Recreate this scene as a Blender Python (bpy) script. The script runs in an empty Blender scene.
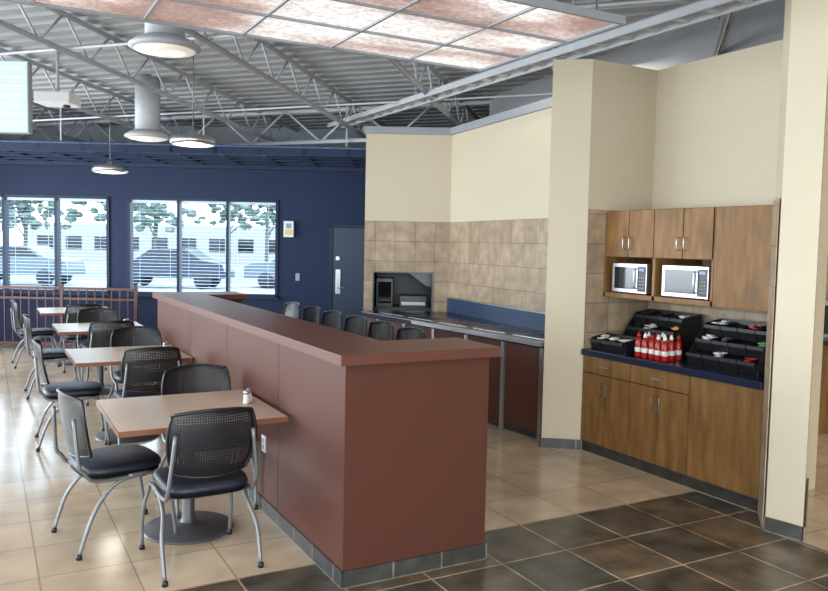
import bpy, bmesh, math, random
from mathutils import Vector, Matrix
random.seed(3)
SC = bpy.context.scene
YAW = math.radians(28.9)
ROT = -YAW            # orientation of the angled window wall
CS, SN = math.cos(YAW), math.sin(YAW)
def W(u, v): return (SN*v + CS*u, CS*v - SN*u)
SLOPE=.065
def zc(v): return 4.45-SLOPE*v          # sloped roof deck underside
def zcw(x,y): return zc(SN*x+CS*y)

# ------------------------------------------------------------ materials
def new_mat(name):
    m = bpy.data.materials.new(name); m.use_nodes = True
    return m, m.node_tree.nodes, m.node_tree.links, m.node_tree.nodes['Principled BSDF']
def mat(name, col, rough=0.5, metal=0.0, noise=0.0, nscale=20, emis=None, estr=0, bump=0.0, stretch=(1,1,1), spec=0.5):
    m, N, L, b = new_mat(name)
    b.inputs['Roughness'].default_value = rough
    b.inputs['Metallic'].default_value = metal
    b.inputs['Specular IOR Level'].default_value = spec
    tc = N.new('ShaderNodeTexCoord'); mp = N.new('ShaderNodeMapping'); mp.inputs['Scale'].default_value = stretch
    nz = N.new('ShaderNodeTexNoise'); nz.inputs['Scale'].default_value = nscale; nz.inputs['Detail'].default_value = 6
    L.new(tc.outputs['Object'], mp.inputs['Vector']); L.new(mp.outputs['Vector'], nz.inputs['Vector'])
    mr = N.new('ShaderNodeMapRange'); mr.inputs['From Min'].default_value = .3; mr.inputs['From Max'].default_value = .7
    mr.inputs['To Min'].default_value = 1-noise; mr.inputs['To Max'].default_value = 1+noise
    L.new(nz.outputs['Fac'], mr.inputs['Value'])
    vm = N.new('ShaderNodeVectorMath'); vm.operation = 'SCALE'; vm.inputs[0].default_value = col[:3]
    L.new(mr.outputs['Result'], vm.inputs['Scale']); L.new(vm.outputs['Vector'], b.inputs['Base Color'])
    if bump:
        bp = N.new('ShaderNodeBump'); bp.inputs['Strength'].default_value = bump; bp.inputs['Distance'].default_value = .01
        L.new(nz.outputs['Fac'], bp.inputs['Height']); L.new(bp.outputs['Normal'], b.inputs['Normal'])
    if emis:
        b.inputs['Emission Color'].default_value = (*emis, 1); b.inputs['Emission Strength'].default_value = estr
    return m
def tile_mat(name, c1, c2, mortar, size, msize, vertical=False, rough=.4, loc=(0,0,0), var=.25, nscale=3, bump=.3, tint=None):
    m, N, L, b = new_mat(name)
    tc = N.new('ShaderNodeTexCoord'); src = tc.outputs['Object']
    if vertical:
        sx = N.new('ShaderNodeSeparateXYZ'); cx = N.new('ShaderNodeCombineXYZ')
        L.new(src, sx.inputs[0]); L.new(sx.outputs['X'], cx.inputs['X']); L.new(sx.outputs['Z'], cx.inputs['Y']); src = cx.outputs[0]
    mp = N.new('ShaderNodeMapping'); mp.inputs['Location'].default_value = loc; L.new(src, mp.inputs['Vector'])
    br = N.new('ShaderNodeTexBrick'); br.offset = 0; br.squash = 1
    br.inputs['Scale'].default_value = 1; br.inputs['Brick Width'].default_value = size; br.inputs['Row Height'].default_value = size
    br.inputs['Mortar Size'].default_value = msize; br.inputs['Mortar Smooth'].default_value = .2
    br.inputs['Color1'].default_value = (*c1, 1); br.inputs['Color2'].default_value = (*c2, 1); br.inputs['Mortar'].default_value = (*mortar, 1)
    L.new(mp.outputs['Vector'], br.inputs['Vector'])
    if tint:   # patches of another stone colour inside the tiles
        n3 = N.new('ShaderNodeTexNoise'); n3.inputs['Scale'].default_value = 2.3; n3.inputs['Detail'].default_value = 4
        L.new(tc.outputs['Object'], n3.inputs['Vector'])
        r3 = N.new('ShaderNodeMapRange'); r3.inputs['From Min'].default_value=.42; r3.inputs['From Max'].default_value=.60; L.new(n3.outputs['Fac'], r3.inputs['Value'])
        mt = N.new('ShaderNodeMix'); mt.data_type='RGBA'; mt.inputs['B'].default_value=(*tint,1)
        L.new(r3.outputs[0], mt.inputs['Factor']); mt.inputs['A'].default_value=(*c1,1)
        L.new(mt.outputs['Result'], br.inputs['Color1'])
    nz = N.new('ShaderNodeTexNoise'); nz.inputs['Scale'].default_value = nscale; nz.inputs['Detail'].default_value = 8
    L.new(tc.outputs['Object'], nz.inputs['Vector'])
    mr = N.new('ShaderNodeMapRange'); mr.inputs['From Min'].default_value = .3; mr.inputs['From Max'].default_value = .7
    mr.inputs['To Min'].default_value = 1-var; mr.inputs['To Max'].default_value = 1+var
    L.new(nz.outputs['Fac'], mr.inputs['Value'])
    vm = N.new('ShaderNodeVectorMath'); vm.operation = 'SCALE'
    L.new(br.outputs['Color'], vm.inputs[0]); L.new(mr.outputs['Result'], vm.inputs['Scale']); L.new(vm.outputs['Vector'], b.inputs['Base Color'])
    b.inputs['Roughness'].default_value = rough
    ad = N.new('ShaderNodeMath'); ad.operation = 'MULTIPLY_ADD'; ad.inputs[1].default_value = -1.0
    L.new(br.outputs['Fac'], ad.inputs[0]); L.new(nz.outputs['Fac'], ad.inputs[2])
    bp = N.new('ShaderNodeBump'); bp.inputs['Strength'].default_value = bump; bp.inputs['Distance'].default_value = .004
    L.new(ad.outputs[0], bp.inputs['Height']); L.new(bp.outputs['Normal'], b.inputs['Normal'])
    return m

M = {}
M['beige'] = tile_mat('floor_beige_tile', (.60,.47,.335), (.51,.395,.275), (.33,.25,.17), .46, .005, rough=.17, loc=(-1.61,-3.95,0), var=.18, nscale=3, bump=.10)
M['slate'] = tile_mat('floor_slate_tile', (.110,.089,.063), (.060,.060,.052), (.38,.30,.21), .46, .007, rough=.28, loc=(-1.61,-3.95,0), var=.6, nscale=5, bump=.5, tint=(.165,.11,.064))
M['slatebase'] = tile_mat('slate_base', (.055,.055,.05), (.035,.036,.034), (.22,.19,.15), .30, .006, vertical=True, rough=.4, var=.4, nscale=8)
M['stone'] = tile_mat('wall_stone_tile', (.42,.315,.208), (.335,.245,.162), (.22,.16,.108), .26, .005, vertical=True, rough=.5, var=.24, nscale=8)
M['cream'] = mat('cream_paint', (.60,.52,.385), .65, noise=.02, nscale=60)
M['grey'] = mat('grey_paint', (.31,.33,.355), .6, noise=.03)
M['navy'] = mat('navy_paint', (.0078,.020,.064), .6, noise=.05, nscale=30, spec=.3)
M['navyframe'] = mat('navy_metal', (.008,.019,.056), .45, noise=.03, spec=.3)
M['doorblue'] = mat('door_paint', (.018,.036,.078), .45, noise=.03)
M['red'] = mat('red_laminate', (.098,.035,.0235), .5, noise=.12, nscale=110, spec=.22)
M['redcap'] = mat('red_laminate_cap', (.130,.048,.033), .42, noise=.12, nscale=110, spec=.3)
M['seam'] = mat('seam_dark', (.03,.012,.01), .7)
M['wood'] = mat('maple_wood', (.225,.115,.039), .45, noise=.32, nscale=5, stretch=(3,3,.6), spec=.25)
M['steel'] = mat('steel', (.50,.50,.52), .3, metal=.9, noise=.05)
M['dsteel'] = mat('dark_steel', (.10,.10,.105), .35, metal=.7, noise=.1)
M['chrome'] = mat('grey_tube', (.20,.205,.215), .38, metal=.5, noise=.03)
M['struct'] = mat('painted_steel', (.45,.47,.50), .5, noise=.06, nscale=8)
M['deck'] = mat('deck_paint', (.31,.325,.345), .6, noise=.06, nscale=3)
M['black'] = mat('black_plastic', (.012,.012,.014), .35, noise=.1)
M['blackgl'] = mat('black_glass', (.01,.01,.012), .08)
M['counter'] = mat('navy_laminate', (.011,.016,.042), .25, noise=.3, nscale=90)
M['bluegd'] = mat('blue_guard', (.035,.06,.12), .3, noise=.05)
M['seat'] = mat('seat_fabric', (.010,.013,.027), .45, noise=.25, nscale=80, bump=.2)
M['tabletop'] = mat('table_laminate', (.48,.35,.25), .32, noise=.06, nscale=40, spec=.4)
M['tableedge'] = mat('table_edge', (.22,.075,.035), .4)
M['base'] = mat('table_base_metal', (.10,.10,.105), .4, metal=.4)
M['white'] = mat('white_plastic', (.8,.8,.8), .4)
M['packet'] = mat('paper_packets', (.7,.68,.63), .5, noise=.2, nscale=50)
M['ketchup'] = mat('ketchup', (.36,.012,.008), .25, noise=.1)
M['mustard'] = mat('mustard', (.6,.36,.03), .3)
M['green'] = mat('green_pack', (.08,.26,.05), .4)
M['bluepk'] = mat('blue_pack', (.2,.3,.5), .4)
M['glassy'] = mat('salt_glass', (.75,.75,.73), .15)
M['rust'] = mat('rail_paint', (.085,.022,.015), .45, noise=.15)
M['yellow'] = mat('yellow_plastic', (.75,.55,.15), .4)
M['lamp'] = mat('lamp_lens', (.8,.78,.72), .4, emis=(1,.93,.82), estr=.4)
M['screen'] = mat('screen_glow', (.3,.4,.45), .3, emis=(.62,.85,.95), estr=.65)
M['kitchglow'] = mat('warm_lamp', (.9,.6,.3), .4, emis=(1,.75,.45), estr=3)
M['foliage'] = mat('foliage', (.15,.20,.17), .8, noise=.5, nscale=2)
M['trunk'] = mat('trunk', (.12,.11,.10), .8)
M['asphalt'] = mat('parking_lot', (.30,.33,.36), .8, noise=.1, nscale=.5)
M['grass'] = mat('lawn', (.20,.26,.21), .9, noise=.2, nscale=2)
M['carpaint'] = mat('car_paint', (.025,.03,.05), .3)
M['carwhite'] = mat('car_paint_silver', (.13,.15,.18), .3)
M['canopy_w'] = mat('canopy_panel', (.16,.25,.42), .5, noise=.1, nscale=2)
M['slat'] = mat('blind_slat', (.60,.74,.92), .5)
M['brickfar'] = mat('far_building', (.34,.33,.33), .8, noise=.1)

def perf():
    m, N, L, b = new_mat('perforated_plastic')
    b.inputs['Base Color'].default_value = (.016,.017,.02,1); b.inputs['Roughness'].default_value = .4
    tc = N.new('ShaderNodeTexCoord'); sx = N.new('ShaderNodeSeparateXYZ'); L.new(tc.outputs['Object'], sx.inputs[0])
    def cell(o, s):
        a = N.new('ShaderNodeMath'); a.operation = 'MULTIPLY'; a.inputs[1].default_value = s; L.new(o, a.inputs[0])
        f = N.new('ShaderNodeMath'); f.operation = 'FRACT'; L.new(a.outputs[0], f.inputs[0])
        c = N.new('ShaderNodeMath'); c.operation = 'SUBTRACT'; c.inputs[1].default_value = .5; L.new(f.outputs[0], c.inputs[0])
        d = N.new('ShaderNodeMath'); d.operation = 'MULTIPLY'; L.new(c.outputs[0], d.inputs[0]); L.new(c.outputs[0], d.inputs[1]); return d.outputs[0]
    s = N.new('ShaderNodeMath'); s.operation = 'ADD'; L.new(cell(sx.outputs['X'], 75), s.inputs[0]); L.new(cell(sx.outputs['Z'], 75), s.inputs[1])
    t = N.new('ShaderNodeMath'); t.operation = 'LESS_THAN'; t.inputs[1].default_value = .032; L.new(s.outputs[0], t.inputs[0])
    tr = N.new('ShaderNodeBsdfTransparent'); mx = N.new('ShaderNodeMixShader')
    L.new(t.outputs[0], mx.inputs[0]); L.new(b.outputs[0], mx.inputs[1]); L.new(tr.outputs[0], mx.inputs[2])
    L.new(mx.outputs[0], N['Material Output'].inputs['Surface'])
    return m
M['perf'] = perf()
def panelmat():
    m, N, L, b = new_mat('backlit_panel')
    tc = N.new('ShaderNodeTexCoord'); mp = N.new('ShaderNodeMapping'); mp.inputs['Scale'].default_value = (.9,1.7,1); mp.inputs['Location'].default_value=(.3,.4,0)
    L.new(tc.outputs['Object'], mp.inputs['Vector'])
    n = N.new('ShaderNodeTexNoise'); n.inputs['Scale'].default_value = 1.2; n.inputs['Detail'].default_value = 3; L.new(mp.outputs[0], n.inputs['Vector'])
    r = N.new('ShaderNodeValToRGB'); e = r.color_ramp.elements
    e[0].position = .38; e[0].color = (.33,.20,.175,1); e[1].position = .60; e[1].color = (1.0,.97,.95,1)
    x = e.new(.48); x.color = (.56,.42,.39,1)
    L.new(n.outputs['Fac'], r.inputs[0])
    n2 = N.new('ShaderNodeTexNoise'); n2.inputs['Scale'].default_value = 30; n2.inputs['Detail'].default_value = 6; L.new(tc.outputs['Object'], n2.inputs['Vector'])
    mr = N.new('ShaderNodeMapRange'); mr.inputs['From Min'].default_value=.35; mr.inputs['From Max'].default_value=.65; mr.inputs['To Min'].default_value = .65; mr.inputs['To Max'].default_value = 1.15; L.new(n2.outputs['Fac'], mr.inputs['Value'])
    L.new(r.outputs[0], b.inputs['Emission Color']); L.new(mr.outputs[0], b.inputs['Emission Strength'])
    b.inputs['Base Color'].default_value = (.28,.22,.2,1); b.inputs['Roughness'].default_value = .6
    return m
M['panel'] = panelmat()

# ------------------------------------------------------------ mesh builder
class MB:
    def __init__(s): s.v=[]; s.f=[]; s.m=[]; s.sm=[]; s.mats=[]; s.T=Matrix.Identity(4)
    def add(s, vs, fs, mt, smooth=False):
        if mt not in s.mats: s.mats.append(mt)
        i = s.mats.index(mt); o = len(s.v)
        s.v += [tuple(s.T @ Vector(p)) for p in vs]
        for f in fs: s.f.append([a+o for a in f]); s.m.append(i); s.sm.append(smooth)
    def box(s, x0,x1,y0,y1,z0,z1, mt):
        vs=[(x,y,z) for z in (z0,z1) for x,y in ((x0,y0),(x1,y0),(x1,y1),(x0,y1))]
        s.add(vs, [(3,2,1,0),(4,5,6,7),(0,1,5,4),(1,2,6,5),(2,3,7,6),(3,0,4,7)], mt)
    def prism(s, poly, z0, z1, mt):
        a = sum(poly[i][0]*poly[(i+1)%len(poly)][1]-poly[(i+1)%len(poly)][0]*poly[i][1] for i in range(len(poly)))
        if a < 0: poly = poly[::-1]
        n=len(poly); vs=[(x,y,z0) for x,y in poly]+[(x,y,z1) for x,y in poly]
        s.add(vs, [tuple(range(n-1,-1,-1)), tuple(range(n,2*n))]+[(i,(i+1)%n,n+(i+1)%n,n+i) for i in range(n)], mt)
    def lathe(s, prof, c, mt, seg=28, smooth=True):
        vs=[]; fs=[]; n=len(prof)
        for k in range(seg):
            a=2*math.pi*k/seg
            for r,z in prof: vs.append((c[0]+r*math.cos(a), c[1]+r*math.sin(a), c[2]+z))
        for k in range(seg):
            k2=(k+1)%seg
            for i in range(n-1): fs.append((k*n+i, k2*n+i, k2*n+i+1, k*n+i+1))
        fs.append(tuple(k*n+n-1 for k in range(seg))); fs.append(tuple(k*n for k in range(seg-1,-1,-1)))
        s.add(vs, fs, mt, smooth)
    def tube(s, pts, r, mt, seg=8, sub=1):
        P=[Vector(p) for p in pts]
        if sub>1 and len(P)>2:
            Q=[]
            for i in range(len(P)-1):
                a=P[max(i-1,0)]; b=P[i]; c=P[i+1]; d=P[min(i+2,len(P)-1)]
                for k in range(sub):
                    t=k/sub; Q.append(.5*((2*b)+(c-a)*t+(2*a-5*b+4*c-d)*t*t+(3*b-a-3*c+d)*t**3))
            Q.append(P[-1]); P=Q
        vs=[]; fs=[]; up=None; n=len(P)
        for i,p in enumerate(P):
            d=(P[min(i+1,n-1)]-P[max(i-1,0)]).normalized()
            if up is None:
                up=Vector((0,0,1)) if abs(d.z)<.9 else Vector((1,0,0))
            up=(up-d*up.dot(d)).normalized(); sd=d.cross(up)
            for k in range(seg):
                a=2*math.pi*k/seg; vs.append(p+up*math.cos(a)*r+sd*math.sin(a)*r)
        for i in range(n-1):
            for k in range(seg):
                k2=(k+1)%seg; fs.append((i*seg+k, i*seg+k2, (i+1)*seg+k2, (i+1)*seg+k))
        fs.append(tuple(range(seg-1,-1,-1))); fs.append(tuple((n-1)*seg+k for k in range(seg)))
        s.add(vs, fs, mt, seg>4)
    def pad(s, cx,cy,z0,z1,w,d,mt,n=4.0,seg=32,e=.02):
        rings=[(.9,z0),(1,z0+e*.5),(1,z1-e),(.97,z1-e*.3),(.88,z1)]
        vs=[];fs=[]
        for sc,z in rings:
            for k in range(seg):
                a=2*math.pi*k/seg; c,q=math.cos(a),math.sin(a)
                vs.append((cx+w/2*sc*math.copysign(abs(c)**(2/n),c), cy+d/2*sc*math.copysign(abs(q)**(2/n),q), z))
        for i in range(len(rings)-1):
            for k in range(seg):
                k2=(k+1)%seg; fs.append((i*seg+k,i*seg+k2,(i+1)*seg+k2,(i+1)*seg+k))
        fs.append(tuple(range(seg-1,-1,-1))); fs.append(tuple((len(rings)-1)*seg+k for k in range(seg)))
        s.add(vs,fs,mt,True)
    def ball(s,c,r,mt,jit=0,seg=14):
        vs=[];fs=[]; rr=seg//2+1
        for i in range(rr+1):
            th=math.pi*i/rr
            for k in range(seg):
                a=2*math.pi*k/seg; j=1+random.uniform(-jit,jit)
                vs.append((c[0]+r[0]*j*math.sin(th)*math.cos(a), c[1]+r[1]*j*math.sin(th)*math.sin(a), c[2]+r[2]*j*math.cos(th)))
        for i in range(rr):
            for k in range(seg):
                k2=(k+1)%seg; fs.append((i*seg+k,(i+1)*seg+k,(i+1)*seg+k2,i*seg+k2))
        s.add(vs,fs,mt,True)
    def obj(s, name, loc=(0,0,0), rz=0, bevel=0):
        me=bpy.data.meshes.new(name); me.from_pydata(s.v,[],s.f)
        for k in s.mats: me.materials.append(M[k])
        for i,p in enumerate(me.polygons): p.material_index=s.m[i]; p.use_smooth=s.sm[i]
        me.update(); o=bpy.data.objects.new(name,me); SC.collection.objects.link(o)
        o.location=loc; o.rotation_euler=(0,0,rz)
        if bevel:
            b=o.modifiers.new('bevel','BEVEL'); b.width=bevel; b.segments=2; b.limit_method='ANGLE'; b.angle_limit=math.radians(50)
        return o
def copy(o, loc, rz):
    c=o.copy(); SC.collection.objects.link(c); c.location=loc; c.rotation_euler=(0,0,rz); return c
def strip(name, p0, p1, z0, z1, th, mt, bevel=0, ext=0):
    d=Vector((p1[0]-p0[0],p1[1]-p0[1])); L=d.length; a=math.atan2(d.y,d.x)
    m=MB(); m.box(-ext,L+ext,0,th,z0,z1,mt); return m.obj(name,(p0[0],p0[1],0),a,bevel)

# ------------------------------------------------------------ floor
m=MB()
def rect(x0,x1,y0,y1,mt): m.add([(x0,y0,0),(x1,y0,0),(x1,y1,0),(x0,y1,0)],[(0,1,2,3)],mt)
rect(-12,4.40,-9,3.95,'slate'); rect(4.40,4.6,3.1,3.95,'slate')
rect(4.40,16,-9,3.1,'beige'); rect(4.6,16,3.1,3.95,'beige'); rect(-12,16,3.95,18,'beige')
m.obj('floor')

# ------------------------------------------------------------ shell (angled window-wall frame: x=u, y=v)
UL,UR,VF,VB=-8.0,8.0,-3.2,12.8
HB=zc(VB)+.02
m=MB()
wins=[(-7.6,-5.0),(-4.70,-2.24)]; ZS,ZT=.87,2.46
m.box(UL-.2,UR+.2,VB,VB+.2,0,ZS,'navy'); m.box(UL-.2,UR+.2,VB,VB+.2,ZT,3.06,'navy'); m.box(UL-.2,UR+.2,VB,VB+.2,3.06,HB+.1,'grey')
for a,b in ((UL-.2,-7.6),(-5.0,-4.70),(-2.24,UR+.2)): m.box(a,b,VB,VB+.2,ZS,ZT,'navy')
m.obj('wall_back',rz=ROT)
for n,(a,b) in enumerate(wins):
    m=MB(); fr=.045
    m.box(a,b,VB-.03,VB+.12,ZS,ZS+fr,'navyframe'); m.box(a,b,VB-.03,VB+.12,ZT-fr,ZT,'navyframe')
    for i in range(4):
        x=a+(b-a-fr)*i/3; m.box(x,x+fr,VB-.03,VB+.12,ZS,ZT,'navyframe')
    m.box(a-.03,b+.03,VB-.10,VB,ZS-.03,ZS,'navyframe')
    m.obj('window_%d'%(n+1),rz=ROT)
    bl=MB()
    for i in range(3):
        x0=a+(b-a-fr)*i/3+fr+.01; x1=a+(b-a-fr)*(i+1)/3-.01
        bl.box(x0,x1,VB+.02,VB+.07,ZT-fr-.04,ZT-fr,'slat')
        z=ZS+fr+.03
        while z<ZT-fr-.05:
            bl.add([(x0,VB+.025,z-.001),(x1,VB+.025,z-.001),(x1,VB+.065,z+.004),(x0,VB+.065,z+.004)],[(0,1,2,3)],'slat'); z+=.055
        for xx in (x0+.12,x1-.12): bl.box(xx,xx+.004,VB+.045,VB+.05,ZS+fr,ZT-fr,'slat')
    bl.obj('window_blinds',rz=ROT)
m=MB()
m.box(UL-.2,UL,VF,VB,0,.6,'cream'); m.box(UL-.2,UL,VF,VB,3.0,4.7,'cream')
for y in (VF,0.0,3.6,7.2,VB-1.6): m.box(UL-.2,UL,y,y+(.4 if y<11 else 1.6),.6,3.0,'cream')
m.obj('wall_left',rz=ROT)
m=MB()
m.box(UL-.2,UR+.2,VF-.2,VF,0,.3,'cream'); m.box(UL-.2,UR+.2,VF-.2,VF,3.2,4.7,'cream')
for x in (UL-.2,-3.5,0.8,5.0): m.box(x,x+(.5 if x<5 else 3.2),VF-.2,VF,.3,3.2,'cream')
m.obj('wall_front',rz=ROT)
m=MB(); m.box(UR,UR+.2,VF,VB,0,4.7,'cream'); m.obj('wall_right',rz=ROT)

m=MB(); a,b=-1.34,-.42
m.box(a-.06,a,VB-.03,VB,0,2.08,'navyframe'); m.box(b,b+.06,VB-.03,VB,0,2.08,'navyframe'); m.box(a-.06,b+.06,VB-.03,VB,2.03,2.09,'navyframe')
m.box(a,b,VB-.02,VB,0.01,2.03,'doorblue')
m.box(a+.05,a+.13,VB-.035,VB-.02,.95,1.35,'steel'); m.tube([(a+.09,VB-.03,1.05),(a+.09,VB-.08,1.05),(a+.21,VB-.08,1.05)],.012,'steel')
m.box(a+.05,a+.11,VB-.03,VB-.02,1.5,1.56,'steel')
m.obj('door_1',rz=ROT,bevel=.003)
m=MB(); m.box(-2.14,-1.98,VB-.09,VB,1.86,2.12,'white'); m.box(-2.12,-2.0,VB-.095,VB-.09,1.90,1.98,'yellow'); m.box(-2.10,-2.02,VB-.10,VB-.09,2.0,2.08,'grey'); m.obj('wall_sanitizer_dispenser',rz=ROT,bevel=.01)
m=MB(); m.box(-1.95,-1.88,VB-.02,VB,1.15,1.27,'grey'); m.obj('light_switch',rz=ROT,bevel=.003)

# blue lattice canopy along window wall
m=MB(); v0,v1=11.0,VB-.02
m.box(UL+.05,0.2,v0,v0+.08,2.98,3.12,'navyframe'); m.box(UL+.05,0.2,v1-.08,v1,2.94,3.08,'navyframe')
for v in (11.45,11.9,12.35): m.box(UL+.05,0.2,v,v+.05,2.99,3.07,'navyframe')
x=UL+.2
while x<0.1:
    m.box(x,x+.05,v0,v1,3.0,3.08,'navyframe'); x+=.62
m.box(UL+.05,0.2,v0,v1,3.09,3.11,'canopy_w')
for x in (-7,-5,-3,-1): m.box(x,x+.02,v0+.03,v0+.05,3.1,zc(v0)+.03,'struct')
m.obj('ceiling_canopy_lattice',rz=ROT)

# ------------------------------------------------------------ ceiling deck + joists (sloping toward window wall)
SH=Matrix.Identity(4); SH[2][1]=-SLOPE
RI=Matrix.Rotation(ROT,4,'Z').inverted()
bm=bmesh.new(); prof=[]
k=-16.0
while k<18:
    prof += [(k,0),(k+.11,0),(k+.135,.055),(k+.185,.055)]; k+=.21
rm=Matrix.Rotation(math.radians(45),4,'Z')
pv=[]
for x,z in prof:
    pv.append((bm.verts.new(RI@(rm@Vector((x,-16,4.45+z)))), bm.verts.new(RI@(rm@Vector((x,18,4.45+z))))))
for i in range(len(pv)-1): bm.faces.new((pv[i][0],pv[i][1],pv[i+1][1],pv[i+1][0]))
for co,no in (((UL-.2,0,0),(-1,0,0)),((UR+.2,0,0),(1,0,0)),((0,VF-.2,0),(0,-1,0)),((0,VB+.2,0),(0,1,0))):
    bmesh.ops.bisect_plane(bm,geom=bm.verts[:]+bm.edges[:]+bm.faces[:],plane_co=co,plane_no=no,clear_outer=True)
for v in bm.verts: v.co=SH@v.co
me=bpy.data.meshes.new('ceiling'); bm.to_mesh(me); me.materials.append(M['deck']); o=bpy.data.objects.new('ceiling',me); SC.collection.objects.link(o); o.rotation_euler=(0,0,ROT)
m=MB(); m.T=SH; m.box(UL-.2,UR+.2,VF-.2,VB+.2,4.53,4.65,'deck'); m.obj('ceiling_roof_slab',rz=ROT)

def clip(p,d):
    t0,t1=-50,50
    for k,(lo,hi) in enumerate(((UL+.05,UR-.05),(VF+.05,VB-.05))):
        a=(lo-p[k])/d[k]; b=(hi-p[k])/d[k]
        if a>b:a,b=b,a
        t0=max(t0,a);t1=min(t1,b)
    return (t0,t1) if t1-t0>1 else None
al=math.radians(45)-YAW
jdl=Vector((math.sin(al),math.cos(al))); jn=Vector((jdl.y,-jdl.x))
ZT_,ZB_=4.42,4.08
def truss(m,p,d,zt,zb,step,cw=.028,rod=.012):
    c=clip(p,d)
    if not c: return
    A=p+d*c[0]; L=c[1]-c[0]
    m.T=SH@Matrix.Translation((A.x,A.y,0))@Matrix.Rotation(math.atan2(d.y,d.x),4,'Z')
    for z in (zt,zb):
        m.box(0,L,-.008-cw,-.008,z-.004,z,'struct'); m.box(0,L,.008,.008+cw,z-.004,z,'struct')
        m.box(0,L,-.012,-.008,z-.04,z,'struct'); m.box(0,L,.008,.012,z-.04,z,'struct')
    x=0; up=False
    while x+step<L:
        m.tube([(x,0,zt if up else zb-.02),(x+step,0,zb-.02 if up else zt)],rod,'struct',seg=5); x+=step; up=not up
    m.T=Matrix.Identity(4)
m=MB()
for k in range(-8,8): truss(m,jn*(k*1.5+.5)+Vector((0,5)),jdl,ZT_,ZB_,.34)
m.obj('ceiling_joists',rz=ROT)
m=MB()
for k in (-4.5,5.6): truss(m,jdl*k+Vector((0,5)),jn,ZT_-.02,ZB_-.12,.55,.05,.018)
m.obj('ceiling_girder_trusses',rz=ROT)
m=MB()
for k in (-1.5,1.6,4.2):
    p=jdl*k+Vector((0,5)); c=clip(p,jn)
    a=p+jn*c[0]; b=p+jn*c[1]; m.T=SH
    m.tube([(a.x,a.y,ZB_+.01),(b.x,b.y,ZB_+.01)],.014,'struct',seg=6)
m.T=Matrix.Identity(4)
m.obj('ceiling_bridging_rods',rz=ROT)

# cable tray
m=MB()
for dx in (-.10,.10): m.box(4.48+dx-.012,4.48+dx+.012,2.4,10.6,3.44,3.50,'struct')
y=2.5
while y<10.6: m.box(4.38,4.58,y,y+.025,3.45,3.47,'struct'); y+=.28
for y in (3.0,5.5,8):
    for dx in (-.10,.10): m.box(4.475+dx,4.485+dx,y,y+.01,3.5,zcw(4.48,y)+.02,'struct')
m.obj('ceiling_cable_tray')
m=MB(); m.tube([(5.0,2.6,3.72),(5.0,9.0,3.72)],.045,'struct',seg=12)
for y in (3,6,8.5): m.box(4.995,5.005,y,y+.01,3.75,zcw(5,y)+.02,'struct')
m.obj('ceiling_conduit_pipe')

# hung backlit panel
m=MB(); X0,X1,Y0,Y1,Z=-.95,3.29,3.52,5.02,3.10
m.box(X0,X1,Y0,Y1,Z+.01,Z+.03,'panel')
nx=7
for i in range(nx+1):
    x=X0+(X1-X0)*i/nx; m.box(x-.008,x+.008,Y0-.01,Y1+.01,Z-.004,Z+.012,'grey')
for i in range(4):
    y=Y0+(Y1-Y0)*i/3; m.box(X0-.01,X1+.01,y-.008,y+.008,Z-.005,Z+.013,'grey')
for a,b,c,d in ((X0-.02,X0,Y0-.02,Y1+.02),(X1,X1+.02,Y0-.02,Y1+.02),(X0,X1,Y0-.02,Y0),(X0,X1,Y1,Y1+.02)): m.box(a,b,c,d,Z-.008,Z+.04,'grey')
for x in (X0+.1,1.2,X1-.1):
    for y in (Y0+.1,Y1-.1): m.box(x-.004,x+.004,y-.004,y+.004,Z+.03,zcw(x,y)+.02,'chrome')
m.obj('ceiling_light_panel')

# pendants
def pendant(x,y,z):
    m=MB()
    m.lathe([(.0,.16),(.03,.15),(.05,.12),(.07,.10),(.2,.085),(.235,.06),(.24,.02),(.22,0)][::-1],(0,0,0),'steel',seg=36)
    m.lathe([(.0,-.012),(.12,-.012),(.2,-.004),(.205,.002)],(0,0,0),'lamp',seg=36)
    m.tube([(0,0,.15),(0,0,zcw(x,y)-z+.02)],.006,'chrome')
    return m.obj('pendant_light',(x,y,z))
pl=[(W(-2.36,8.3),2.78),(W(-4.19,10.75),2.68)]
for (p,z) in pl: pendant(p[0],p[1],z)
def tubelight(x,y,z,r):
    m=MB()
    m.lathe([(r*.55,.06),(r*.55,zcw(x,y)-z+.03)],(0,0,0),'struct',seg=32)
    m.lathe([(r*.6,.10),(r*.8,.075),(r,.035),(r*1.0,.015),(r*.86,0)][::-1],(0,0,0),'struct',seg=40)
    m.lathe([(0,-.03),(r*.5,-.025),(r*.84,-.003),(r*.85,.006)],(0,0,0),'lamp',seg=40)
    return m.obj('tubular_skylight',(x,y,z))
p=W(-2.05,6.4); tubelight(p[0],p[1],3.30,.28)
p=W(-3.42,10.0); tubelight(p[0],p[1],3.05,.28)

m=MB()
m.box(-.55,.38,-.04,.04,2.82,3.54,'grey'); m.box(-.54,.37,-.05,-.04,2.83,3.53,'screen')
for i in range(7): m.box(-.53,.36,-.056,-.05,2.92+i*.09,2.935+i*.09,'white')
m.tube([(-.1,0,3.54),(-.1,0,zc(8)+.02)],.02,'struct')
p=W(-4.3,8.0); m.obj('hanging_display_screen',(p[0],p[1],0),ROT,.005)
m=MB(); m.box(-.2,.2,-.16,.16,3.28,3.41,'white'); m.lathe([(.04,0),(.04,.03)],(.1,0,3.25),'black'); m.tube([(0,0,3.41),(0,0,zc(9)+.02)],.02,'struct')
p=W(-4.1,9.0); m.obj('ceiling_projector',(p[0],p[1],0),ROT,.01)

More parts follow.
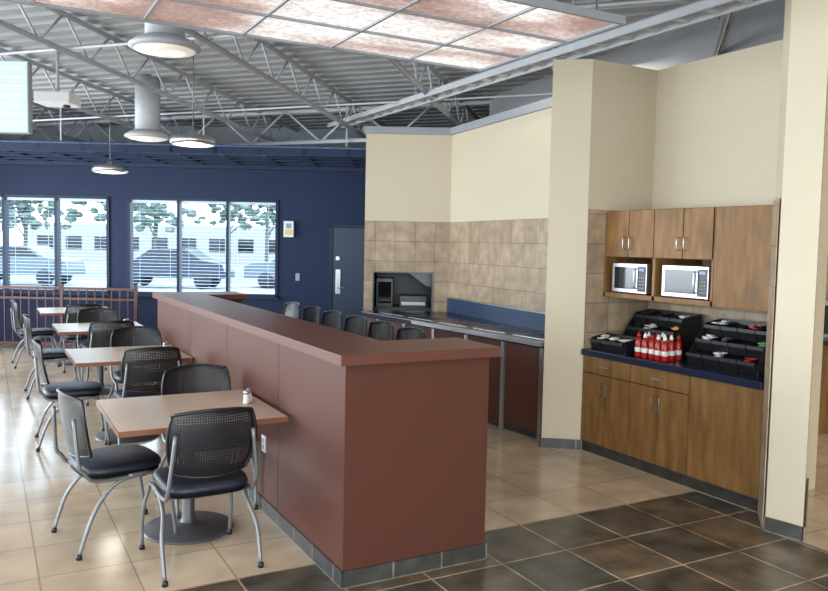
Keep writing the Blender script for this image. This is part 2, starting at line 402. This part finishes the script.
# ------------------------------------------------------------ half wall
XR=2.48
m=MB(); HW=[(1.60,3.6),(XR,3.6),(XR,3.98),(1.97,3.98),(1.97,8.12),(2.40,8.12),(2.40,8.5),(1.60,8.5)]
m.prism(HW,.0,1.165,'red')
e=.045
CAP=[(1.60-e,3.6-e),(XR+e,3.6-e),(XR+e,3.98+e),(1.97+e,3.98+e),(1.97+e,8.12-e),(2.40+e,8.12-e),(2.40+e,8.5+e),(1.60-e,8.5+e)]
m.prism(CAP,1.165,1.22,'redcap')
for y in (4.62,5.80,7.0): m.box(1.5985,1.60,y,y+.005,.09,1.165,'seam')
m.obj('half_wall',bevel=.004)
strip('baseboard_half_wall_side',(1.59,8.5),(1.59,3.588),0,.09,.0095,'slatebase')
strip('baseboard_half_wall_end',(1.590,3.588),(XR,3.588),0,.09,.011,'slatebase')
strip('baseboard_half_wall_return',(XR+.011,3.588),(XR+.011,3.98),0,.09,.0105,'slatebase')
m=MB(); m.box(1.592,1.60,4.86,4.93,.40,.51,'white'); m.box(1.590,1.592,4.88,4.91,.46,.49,'grey'); m.box(1.590,1.592,4.88,4.91,.42,.45,'grey'); m.obj('electrical_outlet',bevel=.002)

# ------------------------------------------------------------ serving area walls
HS=3.2
m=MB()
u0,u1,v=-.66,.62,10.2
p0,p1,q0,q1=-.54,.24,.88,1.42
m.box(u0,u1,v,v+.18,2.08,HS,'cream')
m.box(u0,u1,v,v+.18,q1,2.08,'stone'); m.box(u0,u1,v,v+.18,0,q0,'stone'); m.box(u0,p0,v,v+.18,q0,q1,'stone'); m.box(p1,u1,v,v+.18,q0,q1,'stone')
m.obj('wall_serving_end',rz=ROT)
m=MB(); m.box(p0-.008,p1+.008,v-.006,v+.19,q1-.012,q1+.004,'dsteel'); m.box(p0-.02,p1+.02,v-.03,v+.2,q0-.03,q0,'dsteel'); m.box(p0-.008,p0+.008,v-.006,v+.19,q0,q1,'dsteel'); m.box(p1-.008,p1+.008,v-.006,v+.19,q0,q1,'dsteel')
m.obj('pass_through_frame',rz=ROT)
m=MB(); m.box(-.55,1.0,v+.7,v+1.5,0,.9,'dsteel'); m.box(-.55,1.0,v+1.2,v+1.5,.9,1.9,'black')
m.box(-.53,-.30,v+.75,v+1.1,.90,1.30,'dsteel'); m.box(-.51,-.32,v+.742,v+.75,.95,1.25,'blackgl')
m.box(-.20,.18,v+.72,v+1.1,.90,1.06,'dsteel'); m.box(-.18,.16,v+.712,v+.72,.93,.98,'steel')
# sloped stainless hood wedge, seen at the upper right of the opening
m.add([(-.10,v+.35,1.41),(.36,v+.35,1.41),(.36,v+.35,1.18),(.16,v+.35,1.22),(-.10,v+1.0,1.41),(.36,v+1.0,1.41),(.36,v+1.0,1.18),(.16,v+1.0,1.22)],[(0,3,2,1),(4,5,6,7),(0,4,7,3),(3,7,6,2),(0,1,5,4)],'dsteel')
m.box(-.55,1.0,v+.25,v+1.5,1.43,1.95,'dsteel'); m.obj('kitchen_range',rz=ROT,bevel=.004)
m=MB(); m.box(-.64,1.2,v+1.55,v+1.65,0,3.1,'grey'); m.box(1.1,1.2,v+.2,v+1.55,0,3.1,'grey'); m.box(-.64,-.58,v+.18,v+1.55,0,3.1,'grey'); m.obj('wall_kitchen_alcove',rz=ROT)
sA=(5.34,8.86); sB=(4.985,5.56)
strip('wall_serving_tile',sB,sA,0,2.08,-.12,'stone')
strip('wall_serving_upper',sB,sA,2.08,HS,-.12,'cream')
strip('trim_serving_cap',(sB[0]-.04,sB[1]),(sA[0]-.04,sA[1]),HS,HS+.09,-.2,'grey')
m=MB(); m.box(u0-.03,u1-.1,v-.04,v+.2,HS,HS+.09,'grey'); m.obj('trim_serving_end_cap',rz=ROT)

# column / alcove walls
YL=5.24; BX=5.36
RY=lambda x: 3.42+.316*(x-4.6)      # angled right side of the alcove
m=MB(); COL=[(4.6,YL),(4.33,5.44),(4.43,5.55),(5.5,5.55),(5.5,YL)]
m.prism(COL,0,3.40,'cream'); m.obj('wall_alcove_left')
m=MB(); m.box(BX,BX+.13,3.60,YL,0,3.40,'cream'); m.obj('wall_alcove_back')
m=MB()
m.prism([(4.37,3.19),(4.418,2.962),(5.48,3.665),(5.48,3.71),(BX,RY(BX)-.006),(4.61,RY(4.6)-.006)],0,3.8,'cream'); m.obj('wall_alcove_right')
strip('trim_alcove_left_tile',(4.605,YL-.008),(BX,YL-.008),.0,2.12,.0075,'stone')
strip('trim_alcove_back_tile',(BX-.008,YL-.01),(BX-.008,3.67),.0,2.12,.0075,'stone')
strip('trim_alcove_right_tile',(4.602,3.415),(4.372,3.206),.0,2.12,-.006,'stone')
strip('baseboard_column_front',(4.325,5.432),(4.598,5.230),0,.09,-.012,'slatebase')
strip('baseboard_column_side',(4.423,5.557),(4.323,5.442),0,.09,-.010,'slatebase')
strip('baseboard_pillar_front',(4.362,3.188),(4.411,2.957),0,.09,-.012,'slatebase')
strip('baseboard_pillar_side',(4.413,2.952),(5.45,3.640),0,.09,-.012,'slatebase')
strip('wall_alcove_upper_bulkhead',(5.95,2.9),(5.95,8.8),3.3,4.1,-.1,'grey')

# ------------------------------------------------------------ base cabinets
m=MB(); XF,XB=4.60,BX-.01; YT=YL-.01; Y1_,Y2_,YR=4.66,4.05,3.42
def quad(x0,x1,yl): return [(x0,yl),(x1,yl),(x1,RY(x1)),(x0,RY(x0))]
m.prism(quad(XF+.02,XB,YT),.09,.85,'wood')
m.prism(quad(XF+.015,XB,YT),0,.09,'slatebase')
def door(xf,ya,yb,z0,z1,hy=None,hz=None,horiz=False):
    m.box(xf-.0,xf+.02,min(ya,yb)+.004,max(ya,yb)-.004,z0+.004,z1-.004,'wood')
    if hy is not None:
        if horiz: m.tube([(xf,hy-.05,hz),(xf-.03,hy-.05,hz),(xf-.03,hy+.05,hz),(xf,hy+.05,hz)],.005,'steel')
        else: m.tube([(xf,hy,hz-.05),(xf-.03,hy,hz-.05),(xf-.03,hy,hz+.05),(xf,hy,hz+.05)],.005,'steel')
def gap(xf,y0,y1,z0,z1): m.box(xf+.016,xf+.0205,y0,y1,z0,z1,'seam')
gap(XF,YR+.002,YT-.002,.092,.848)
for a,b in ((YT,Y1_),(Y1_,Y2_)):
    c=(a+b)/2
    door(XF,a,b,.70,.85,c,.775,True)
    door(XF,a,c,.09,.70,c+.04,.58); door(XF,c,b,.09,.70,c-.04,.58)
door(XF,Y2_,YR,.09,.85)
m.obj('base_cabinet',bevel=.002)
m=MB(); m.prism([(XF-.03,YT),(XB,YT),(XB,RY(XB)),(XF,RY(XF)),(XF-.03,RY(XF)-.005)],.85,.905,'counter'); m.box(XB-.02,XB,RY(XB)+.01,YT,.905,.98,'counter'); m.obj('cabinet_countertop',bevel=.006)
m=MB(); XU=4.80; zt=2.11; zd=1.71; zs=1.36; YU=RY(XU)
m.box(XU+.02,XB,Y2_,YT,zd,zt,'wood')
m.prism([(XU+.02,Y2_),(XB,Y2_),(XB,RY(XB)),(XU+.02,YU)],zs,zt,'wood')
m.box(XU,XB,Y2_,YT,zs,zs+.04,'wood'); m.box(XU,XB,YT-.02,YT,zs,zd,'wood'); m.box(XU+.0,XB,Y1_-.03,Y1_,zs,zd,'wood')
m.box(XU,XU+.02,Y2_,Y2_+.02,zs,zt,'wood')
gap(XU,Y2_+.002,YT-.002,zd+.002,zt-.002)
for a,b in ((YT,Y1_),(Y1_,Y2_)):
    c=(a+b)/2; door(XU,a,c,zd,zt,c+.035,zd+.12); door(XU,c,b,zd,zt,c-.035,zd+.12)
door(XU,Y2_,YU,zs,zt)
m.obj('wall_mounted_cabinet',bevel=.002)
def micro(y0,y1):
    m=MB(); z0=zs+.042; z1=z0+.255; x=XU+.01
    m.box(x,x+.40,y0,y1,z0+.01,z1,'steel')
    m.box(x-.012,x,y0,y1,z0+.01,z1,'steel')
    m.box(x-.016,x-.012,y0+.12,y1-.03,z0+.04,z1-.03,'blackgl')
    m.box(x-.016,x-.012,y0+.01,y0+.10,z0+.025,z1-.02,'black')
    m.box(x-.018,x-.016,y0+.025,y0+.085,z1-.06,z1-.035,'bluepk')
    for i in range(4):
        for j in range(3): m.box(x-.018,x-.016,y0+.025+j*.022,y0+.035+j*.022,z0+.05+i*.028,z0+.060+i*.028,'grey')
    m.tube([(x-.012,y0+.115,z0+.05),(x-.04,y0+.115,z0+.06),(x-.04,y0+.115,z1-.05),(x-.012,y0+.115,z1-.04)],.007,'steel')
    for yy in (y0+.05,y1-.05):
        m.box(x+.03,x+.06,yy-.012,yy+.012,z0,z0+.011,'black'); m.box(x+.33,x+.36,yy-.012,yy+.012,z0,z0+.011,'black')
    return m.obj('microwave_oven',bevel=.004)
micro(4.72,5.12); micro(4.09,4.55)
# stacked condiment bins: closed black bins with scooped fronts, filled with packets
def rack(x0,yc,w,tiers,nm,full):
    m=MB(); z0=.906; n=max(3,int(round(w/.14))); bw=w/n
    for t in range(tiers):
        xs=x0+t*.095; z=z0+t*.105
        for i in range(n):
            y=yc-w/2+i*bw
            a,b=y+.004,y+bw-.004
            vs=[(xs+.03,a,z),(xs+.20,a,z),(xs+.20,a,z+.115),(xs-.0,a,z+.075),(xs+.03,b,z),(xs+.20,b,z),(xs+.20,b,z+.115),(xs-.0,b,z+.075)]
            m.add(vs,[(0,1,2,3),(7,6,5,4),(0,3,7,4),(1,5,6,2),(0,4,5,1)],'black')
            m.add([(xs+.01,a+.004,z+.066),(xs+.195,a+.004,z+.10),(xs+.195,b-.004,z+.10),(xs+.01,b-.004,z+.066)],[(0,3,2,1)],'black')
            m.box(xs-.004,xs+.006,a,b,z+.062,z+.088,'black')
            c=full[(t*n+i)%len(full)]
            if c:
                for k in range(7):
                    px=xs+.03+random.uniform(0,.09); py=random.uniform(a+.012,b-.06); q=.078+ (px-xs)*.18+random.uniform(0,.018)
                    m.box(px,px+.045,py,py+.045,z+q,z+q+.007,c)
        m.box(xs+.19,xs+.215,yc-w/2,yc+w/2,z0,z+.13,'black')
    for s in (yc-w/2-.006,yc+w/2-.002):
        xe=x0+(tiers-1)*.095+.215; h=(tiers-1)*.105+.13
        m.prism([(x0+.03,s),(xe,s),(xe,s+.008),(x0+.03,s+.008)],z0,z0+.07,'black')
        m.add([(x0+.03,s,z0+.07),(xe,s,z0+.07),(xe,s,z0+h),(x0+(tiers-1)*.095+.02,s,z0+h-.03),(x0+.03,s+.008,z0+.07),(xe,s+.008,z0+.07),(xe,s+.008,z0+h),(x0+(tiers-1)*.095+.02,s+.008,z0+h-.03)],[(0,1,2,3),(7,6,5,4),(0,3,7,4),(3,2,6,7),(2,1,5,6)],'black')
    m.obj(nm)
rack(4.90,4.86,.56,3,'condiment_organizer',['packet',None,None,'black','mustard',None,'packet','black'])
rack(4.64,5.0,.40,1,'condiment_organizer',['packet','packet','packet'])
rack(4.76,3.93,.62,3,'condiment_organizer',['ketchup',None,'packet',None,'green',None,'black','packet',None,'ketchup',None,'packet'])
def bottle(x,y,c):
    m=MB(); m.lathe([(.0,0),(.025,.0),(.028,.01),(.028,.10),(.024,.14),(.013,.165)],(0,0,0),c,seg=16)
    m.lathe([(.015,.165),(.015,.185),(.009,.19),(.005,.205),(.0,.206)],(0,0,0),'white' if c!='ketchup' or random.random()<.5 else 'ketchup',seg=16)
    m.lathe([(.0285,.045),(.0288,.046),(.0288,.08),(.0285,.081)],(0,0,0),'packet',seg=16)
    return m.obj('ketchup_bottle' if c=='ketchup' else 'mustard_bottle',(x,y,.906))
for i,(x,y) in enumerate([(4.66,4.64),(4.66,4.57),(4.67,4.50),(4.66,4.43),(4.66,4.36),(4.74,4.61),(4.75,4.53),(4.75,4.45),(4.74,4.37),(4.82,4.54),(4.83,4.46),(4.83,4.38)]): bottle(x,y,'ketchup' if i not in(7,) else 'mustard')

# ------------------------------------------------------------ serving counter
m=MB(); f0=(4.43,5.56); f1=(4.20,8.90)
m.prism([f0,(4.97,5.56),(5.27,8.60),(4.45,9.10),f1],.08,.87,'red')
m.prism([(4.48,5.56),(4.97,5.56),(5.27,8.6),(4.5,9.05),(4.26,8.86)],0,.08,'slatebase')
m.prism([(4.39,5.56),(4.97,5.56),(5.27,8.62),(4.44,9.12),(4.15,8.93)],.87,.92,'counter')
d=Vector((f1[0]-f0[0],f1[1]-f0[1])); Ld=d.length; ang=math.atan2(d.y,d.x)
m.T=Matrix.Translation((f0[0],f0[1],0))@Matrix.Rotation(ang,4,'Z')
for k in (0.0,.55,1.15,1.75,2.35,2.95): m.box(k+.0,k+.045,-.002,.02,.0,.87,'steel')
m.box(.0,Ld,-.02,.045,.885,.925,'steel')
for k in range(5):
    m.box(.10+k*.64,.10+k*.64+.52,-.50,-.14,.918,.924,'steel'); m.box(.13+k*.64,.13+k*.64+.46,-.47,-.17,.924,.926,'black')
d2=Vector((5.27-4.97,8.6-5.56)); m.T=Matrix.Translation((4.955,5.565,0))@Matrix.Rotation(math.atan2(d2.y,d2.x),4,'Z')
m.box(0,d2.length,0,.015,.92,1.10,'bluegd'); m.box(0,d2.length,-.005,.02,1.10,1.112,'steel')
m.T=Matrix.Identity(4)
m.obj('serving_counter')

# ------------------------------------------------------------ chairs
def make_chair(name, sh=.46, top=.90, spread=0.0):
    m=MB(); w=.232
    bh=top-.37
    for s in (-1,1):
        x=s*w; xo=s*(w+.025+spread)
        m.tube([(s*.205,-.288,top-.12),(x,-.272,bh),(x,-.245,sh+.02),(x,-.17,sh-.045),(x,.12,sh-.04)],.0115,'chrome',sub=4)
        m.tube([(x,.0,sh-.04),(x,.15,sh-.045),(x,.215,sh-.10),(xo,.245,sh*.5),(xo,.275,.012)],.0115,'chrome',sub=4)
        m.tube([(x,.10,sh-.045),(x,-.04,sh-.06),(x,-.13,sh-.13),(xo,-.215,sh*.45),(xo,-.28,.012)],.0115,'chrome',sub=4)
        for y in (.275,-.28): m.lathe([(.016,0),(.017,.02),(.012,.03)],(xo,y,0),'black',seg=10)
    m.tube([(-w,.12,sh-.04),(w,.12,sh-.04)],.009,'chrome'); m.tube([(-w,-.15,sh-.045),(w,-.15,sh-.045)],.009,'chrome')
    if sh>.6:
        for y in (.26,-.25): m.tube([(-w-.02,y,.25),(w+.02,y,.25)],.010,'chrome')
    m.pad(0,.0,sh-.025,sh+.03,.47,.47,'seat',e=.03)
    m.pad(0,.0,sh-.045,sh-.02,.45,.45,'black')
    n1,n2=16,14; vs=[];fs=[]
    H=(top-bh)/2; zc_=(top+bh)/2
    def pt(s,t):
        x=.235*s*(1+.04*t)*math.sqrt(1-.26*t*t)
        z=t*H*math.sqrt(1-.24*s*s)
        y=-.275-.03*(z/H)+.055*s*s - .012*(1-t*t)
        return Vector((x,y,zc_+z))
    for i in range(n1+1):
        for j in range(n2+1): vs.append(pt(-1+2*i/n1,-1+2*j/n2))
    for i in range(n1):
        for j in range(n2):
            a=i*(n2+1)+j; fs.append((a,a+n2+1,a+n2+2,a+1))
    inner=[f for k,f in enumerate(fs) if 1<=k//n2<n1-1 and 2<=k%n2<n2-1]; outer=[f for f in fs if f not in inner]
    m.add(vs,outer,'black',True); m.add(vs,inner,'perf',True)
    rim=[pt(-1+2*i/n1,1) for i in range(n1+1)]+[pt(1,1-2*j/n2) for j in range(1,n2+1)]+[pt(1-2*i/n1,-1) for i in range(1,n1+1)]+[pt(-1,-1+2*j/n2) for j in range(1,n2+1)]
    m.tube(rim,.009,'black',seg=6)
    return m.obj(name)
ch=make_chair('dining_chair')
seats=[(1.04,4.31,2),(.67,4.87,-80),(1.30,5.22,182),(1.18,6.83,4),(.66,7.33,-92),(1.31,7.85,178),(1.20,9.12,0),(.68,9.7,-90),(1.25,10.2,182),(1.15,11.42,3),(.62,12.0,-88),(-.35,11.2,80),(-.3,9.9,70)]
for i,(x,y,a) in enumerate(seats):
    if i==0: ch.location=(x,y,0); ch.rotation_euler=(0,0,math.radians(a))
    else: copy(ch,(x,y,0),math.radians(a))
st=make_chair('bar_stool',.74,1.11,.02)
for i,y in enumerate((5.45,5.98,6.5,7.06,7.6,8.2)):
    if i==0: st.location=(2.74,y,0); st.rotation_euler=(0,0,math.radians(90))
    else: copy(st,(2.74,y,0),math.radians(90))

# ------------------------------------------------------------ tables
def make_table():
    m=MB()
    m.box(-.475,.475,-.465,.465,.722,.752,'tableedge'); m.box(-.470,.470,-.460,.460,.752,.755,'tabletop')
    m.lathe([(.0,0),(.27,.0),(.275,.008),(.26,.022),(.10,.035),(.05,.05),(.038,.08),(.038,.66),(.06,.70)],(0,0,0),'base',seg=40)
    m.box(-.3,.3,-.03,.03,.70,.722,'base'); m.box(-.03,.03,-.3,.3,.70,.722,'base')
    return m.obj('dining_table',bevel=.003)
tb=make_table(); tb.location=(1.085,4.79,0)
for x,y in ((1.115,7.32),(1.17,9.66),(1.13,12.0)): copy(tb,(x,y,0),0)
def shaker(x,y,z=.756):
    m=MB(); m.lathe([(.0,0),(.021,.0),(.022,.01),(.018,.055),(.017,.06)],(0,0,0),'glassy',seg=12); m.lathe([(.0185,.06),(.0185,.075),(.012,.085),(0,.087)],(0,0,0),'steel',seg=12); return m.obj('salt_shaker',(x,y,z))
for y in (4.77,7.3,9.6): shaker(1.44,y); shaker(1.47,y+.05)

m=MB(); v=12.25; xe=-4.38
for z in (1.0,.12): m.box(-7.9,xe,v,v+.05,z-.04,z,'rust')
m.box(-7.9,xe,v+.01,v+.04,.80,.83,'rust')
x=-7.9
while x<=xe: m.box(x,x+.018,v+.012,v+.03,.08,1.0,'rust'); x+=.13
for x in (-7.9,-6.74,-5.58,xe-.03): m.box(x,x+.05,v,v+.05,0,1.04,'rust')
m.obj('stair_railing',rz=ROT)

# ------------------------------------------------------------ right kitchen glimpse
m=MB(); v=8.2
m.box(3.3,UR-.01,v,v+.15,0,4.0,'cream'); m.obj('wall_kitchen',rz=ROT)
m=MB(); m.box(3.5,6.5,v-.012,v,.9,2.35,'stone'); m.obj('trim_kitchen_tile',rz=ROT)
m=MB(); m.box(3.6,6.0,v-.6,v-.02,0,.88,'wood'); m.box(3.58,6.02,v-.64,v-.02,.88,.93,'counter'); m.obj('kitchen_counter',rz=ROT)
m=MB(); m.box(4.0,4.9,v-.4,v-.02,.932,1.3,'steel'); m.box(4.03,4.87,v-.405,v-.4,.97,1.26,'blackgl'); m.obj('countertop_oven',rz=ROT,bevel=.005)
m=MB(); m.box(3.7,5.5,v-.7,v-.015,2.3,2.75,'black'); m.box(3.7,5.5,v-.71,v-.70,2.3,2.36,'steel'); m.box(4.2,4.5,v-.4,v-.3,2.27,2.3,'kitchglow'); m.obj('range_hood',rz=ROT)

# ------------------------------------------------------------ exterior
m=MB(); m.box(-50,35,VB+.25,34,-.3,-.05,'asphalt'); m.box(-50,35,34,90,-.3,-.03,'grass'); m.obj('parking_lot_ground',rz=ROT)
def tree(u,v,h):
    m=MB(); m.tube([(0,0,-.05),(.05,.05,h*.4),(0.1,0,h*.8)],.10,'trunk')
    for i in range(7): m.tube([(.05,0,h*.35+i*.25),(random.uniform(-1.6,1.6),random.uniform(-.8,.8),h*.6+i*.3)],.035,'trunk',seg=5)
    for i in range(110):
        a=random.uniform(0,6.28); r=random.uniform(.1,2.3)
        m.ball((r*math.cos(a),r*math.sin(a)*.7,h*random.uniform(.45,1.15)),(random.uniform(.12,.34),.25,random.uniform(.08,.22)),'foliage',jit=.25,seg=7)
    p=W(u,v); m.obj('tree',(p[0],p[1],0))
for u,v,h in ((-19,38,4.8),(-16,42,5.8),(-13,39,5.0),(-10.3,43,6),(-23,43,5.6),(-7.6,40,5.4)): tree(u,v,h)
m=MB(); m.box(-30,-2,60,65,-.1,2.9,'brickfar')
for i in range(12): m.box(-29+i*2.2,-27.8+i*2.2,59.96,60,.9,1.9,'blackgl')
m.obj('distant_building',rz=ROT)
def car(u,v,c):
    m=MB()
    prof=[(-2.2,.35),(-2.2,.8),(-1.9,.95),(-1.2,1.0),(-.6,1.42),(.7,1.45),(1.35,1.02),(2.1,.9),(2.2,.6),(2.2,.35)]
    n=len(prof)
    vs=[(x,-.85,z) for x,z in prof]+[(x,.85,z) for x,z in prof]
    m.add(vs,[tuple(range(n)),tuple(range(2*n-1,n-1,-1))]+[(i,n+i,n+(i+1)%n,(i+1)%n) for i in range(n)],c)
    m.add([(-1.05,-.855,1.02),(-.55,-.855,1.36),(.65,-.855,1.38),(1.15,-.855,1.04)],[(0,1,2,3)],'blackgl')
    for x in (-1.35,1.35):
        for y in (-.86,.66): m.tube([(x,y,.27),(x,y+.2,.27)],.32,'black',seg=20)
    m.obj('car',(*W(u,v),0),ROT,.03)
car(-9.3,30,'carpaint'); car(-15.2,30,'carwhite'); car(-4.4,31,'carwhite'); car(-19.6,31,'carpaint')

# ------------------------------------------------------------ lights
def area(name,u,v,z,sx,sy,power,col,rot):
    l=bpy.data.lights.new(name,'AREA'); l.shape='RECTANGLE'; l.size=sx; l.size_y=sy; l.energy=power; l.color=col
    o=bpy.data.objects.new(name,l); SC.collection.objects.link(o); p=W(u,v); o.location=(p[0],p[1],z)
    o.rotation_euler=(Matrix.Rotation(ROT,4,'Z')@rot).to_euler(); return o
R=lambda a,ax: Matrix.Rotation(math.radians(a),4,ax)
area('daylight_left',UL-.3,4.6,1.8,2.4,14,940,(.90,.95,1),R(-90,'Y'))
area('fill_front',1.5,VF-.3,1.75,12,2.9,350,(1,.95,.86),R(90,'X'))  # added warm fill from behind the camera, brightens camera-facing surfaces
for i,(u,v,e) in enumerate(((-2,0.5,75),(2.5,0.5,90),(6.0,6.0,65),(1.6,8.0,22))):
    area('overhead_fill_%d'%i,u,v,3.70,1.2,.6,e,(1,.90,.75),R(0,'X'))  # added overhead fill lights, no fixtures modelled for them
for (p,z) in pl:
    l=bpy.data.lights.new('pendant_bulb','POINT'); l.energy=15; l.shadow_soft_size=.15; l.color=(1,.92,.8)
    o=bpy.data.objects.new('pendant_bulb',l); SC.collection.objects.link(o); o.location=(p[0],p[1],z-.2)

w=bpy.data.worlds.new('World'); SC.world=w; w.use_nodes=True
bg=w.node_tree.nodes['Background']; bg.inputs[0].default_value=(.66,.84,1,1); bg.inputs[1].default_value=5.5

# ------------------------------------------------------------ camera
cam=bpy.data.cameras.new('camera'); co=bpy.data.objects.new('camera',cam); SC.collection.objects.link(co); SC.camera=co
cam.sensor_width=36; cam.sensor_fit='HORIZONTAL'; cam.lens=780/828*36; cam.clip_end=200
P=math.radians(3.73); R_=math.radians(1.2)
f0=Vector((SN,CS,0)); fw=(f0*math.cos(P)-Vector((0,0,1))*math.sin(P)); rt=Vector((CS,-SN,0)); up=rt.cross(fw)
r2=rt*math.cos(R_)+up*math.sin(R_); u2=up*math.cos(R_)-rt*math.sin(R_)
co.matrix_world=Matrix(((r2.x,u2.x,-fw.x,0),(r2.y,u2.y,-fw.y,0),(r2.z,u2.z,-fw.z,1.78),(0,0,0,1)))
SC.view_settings.view_transform='Standard'
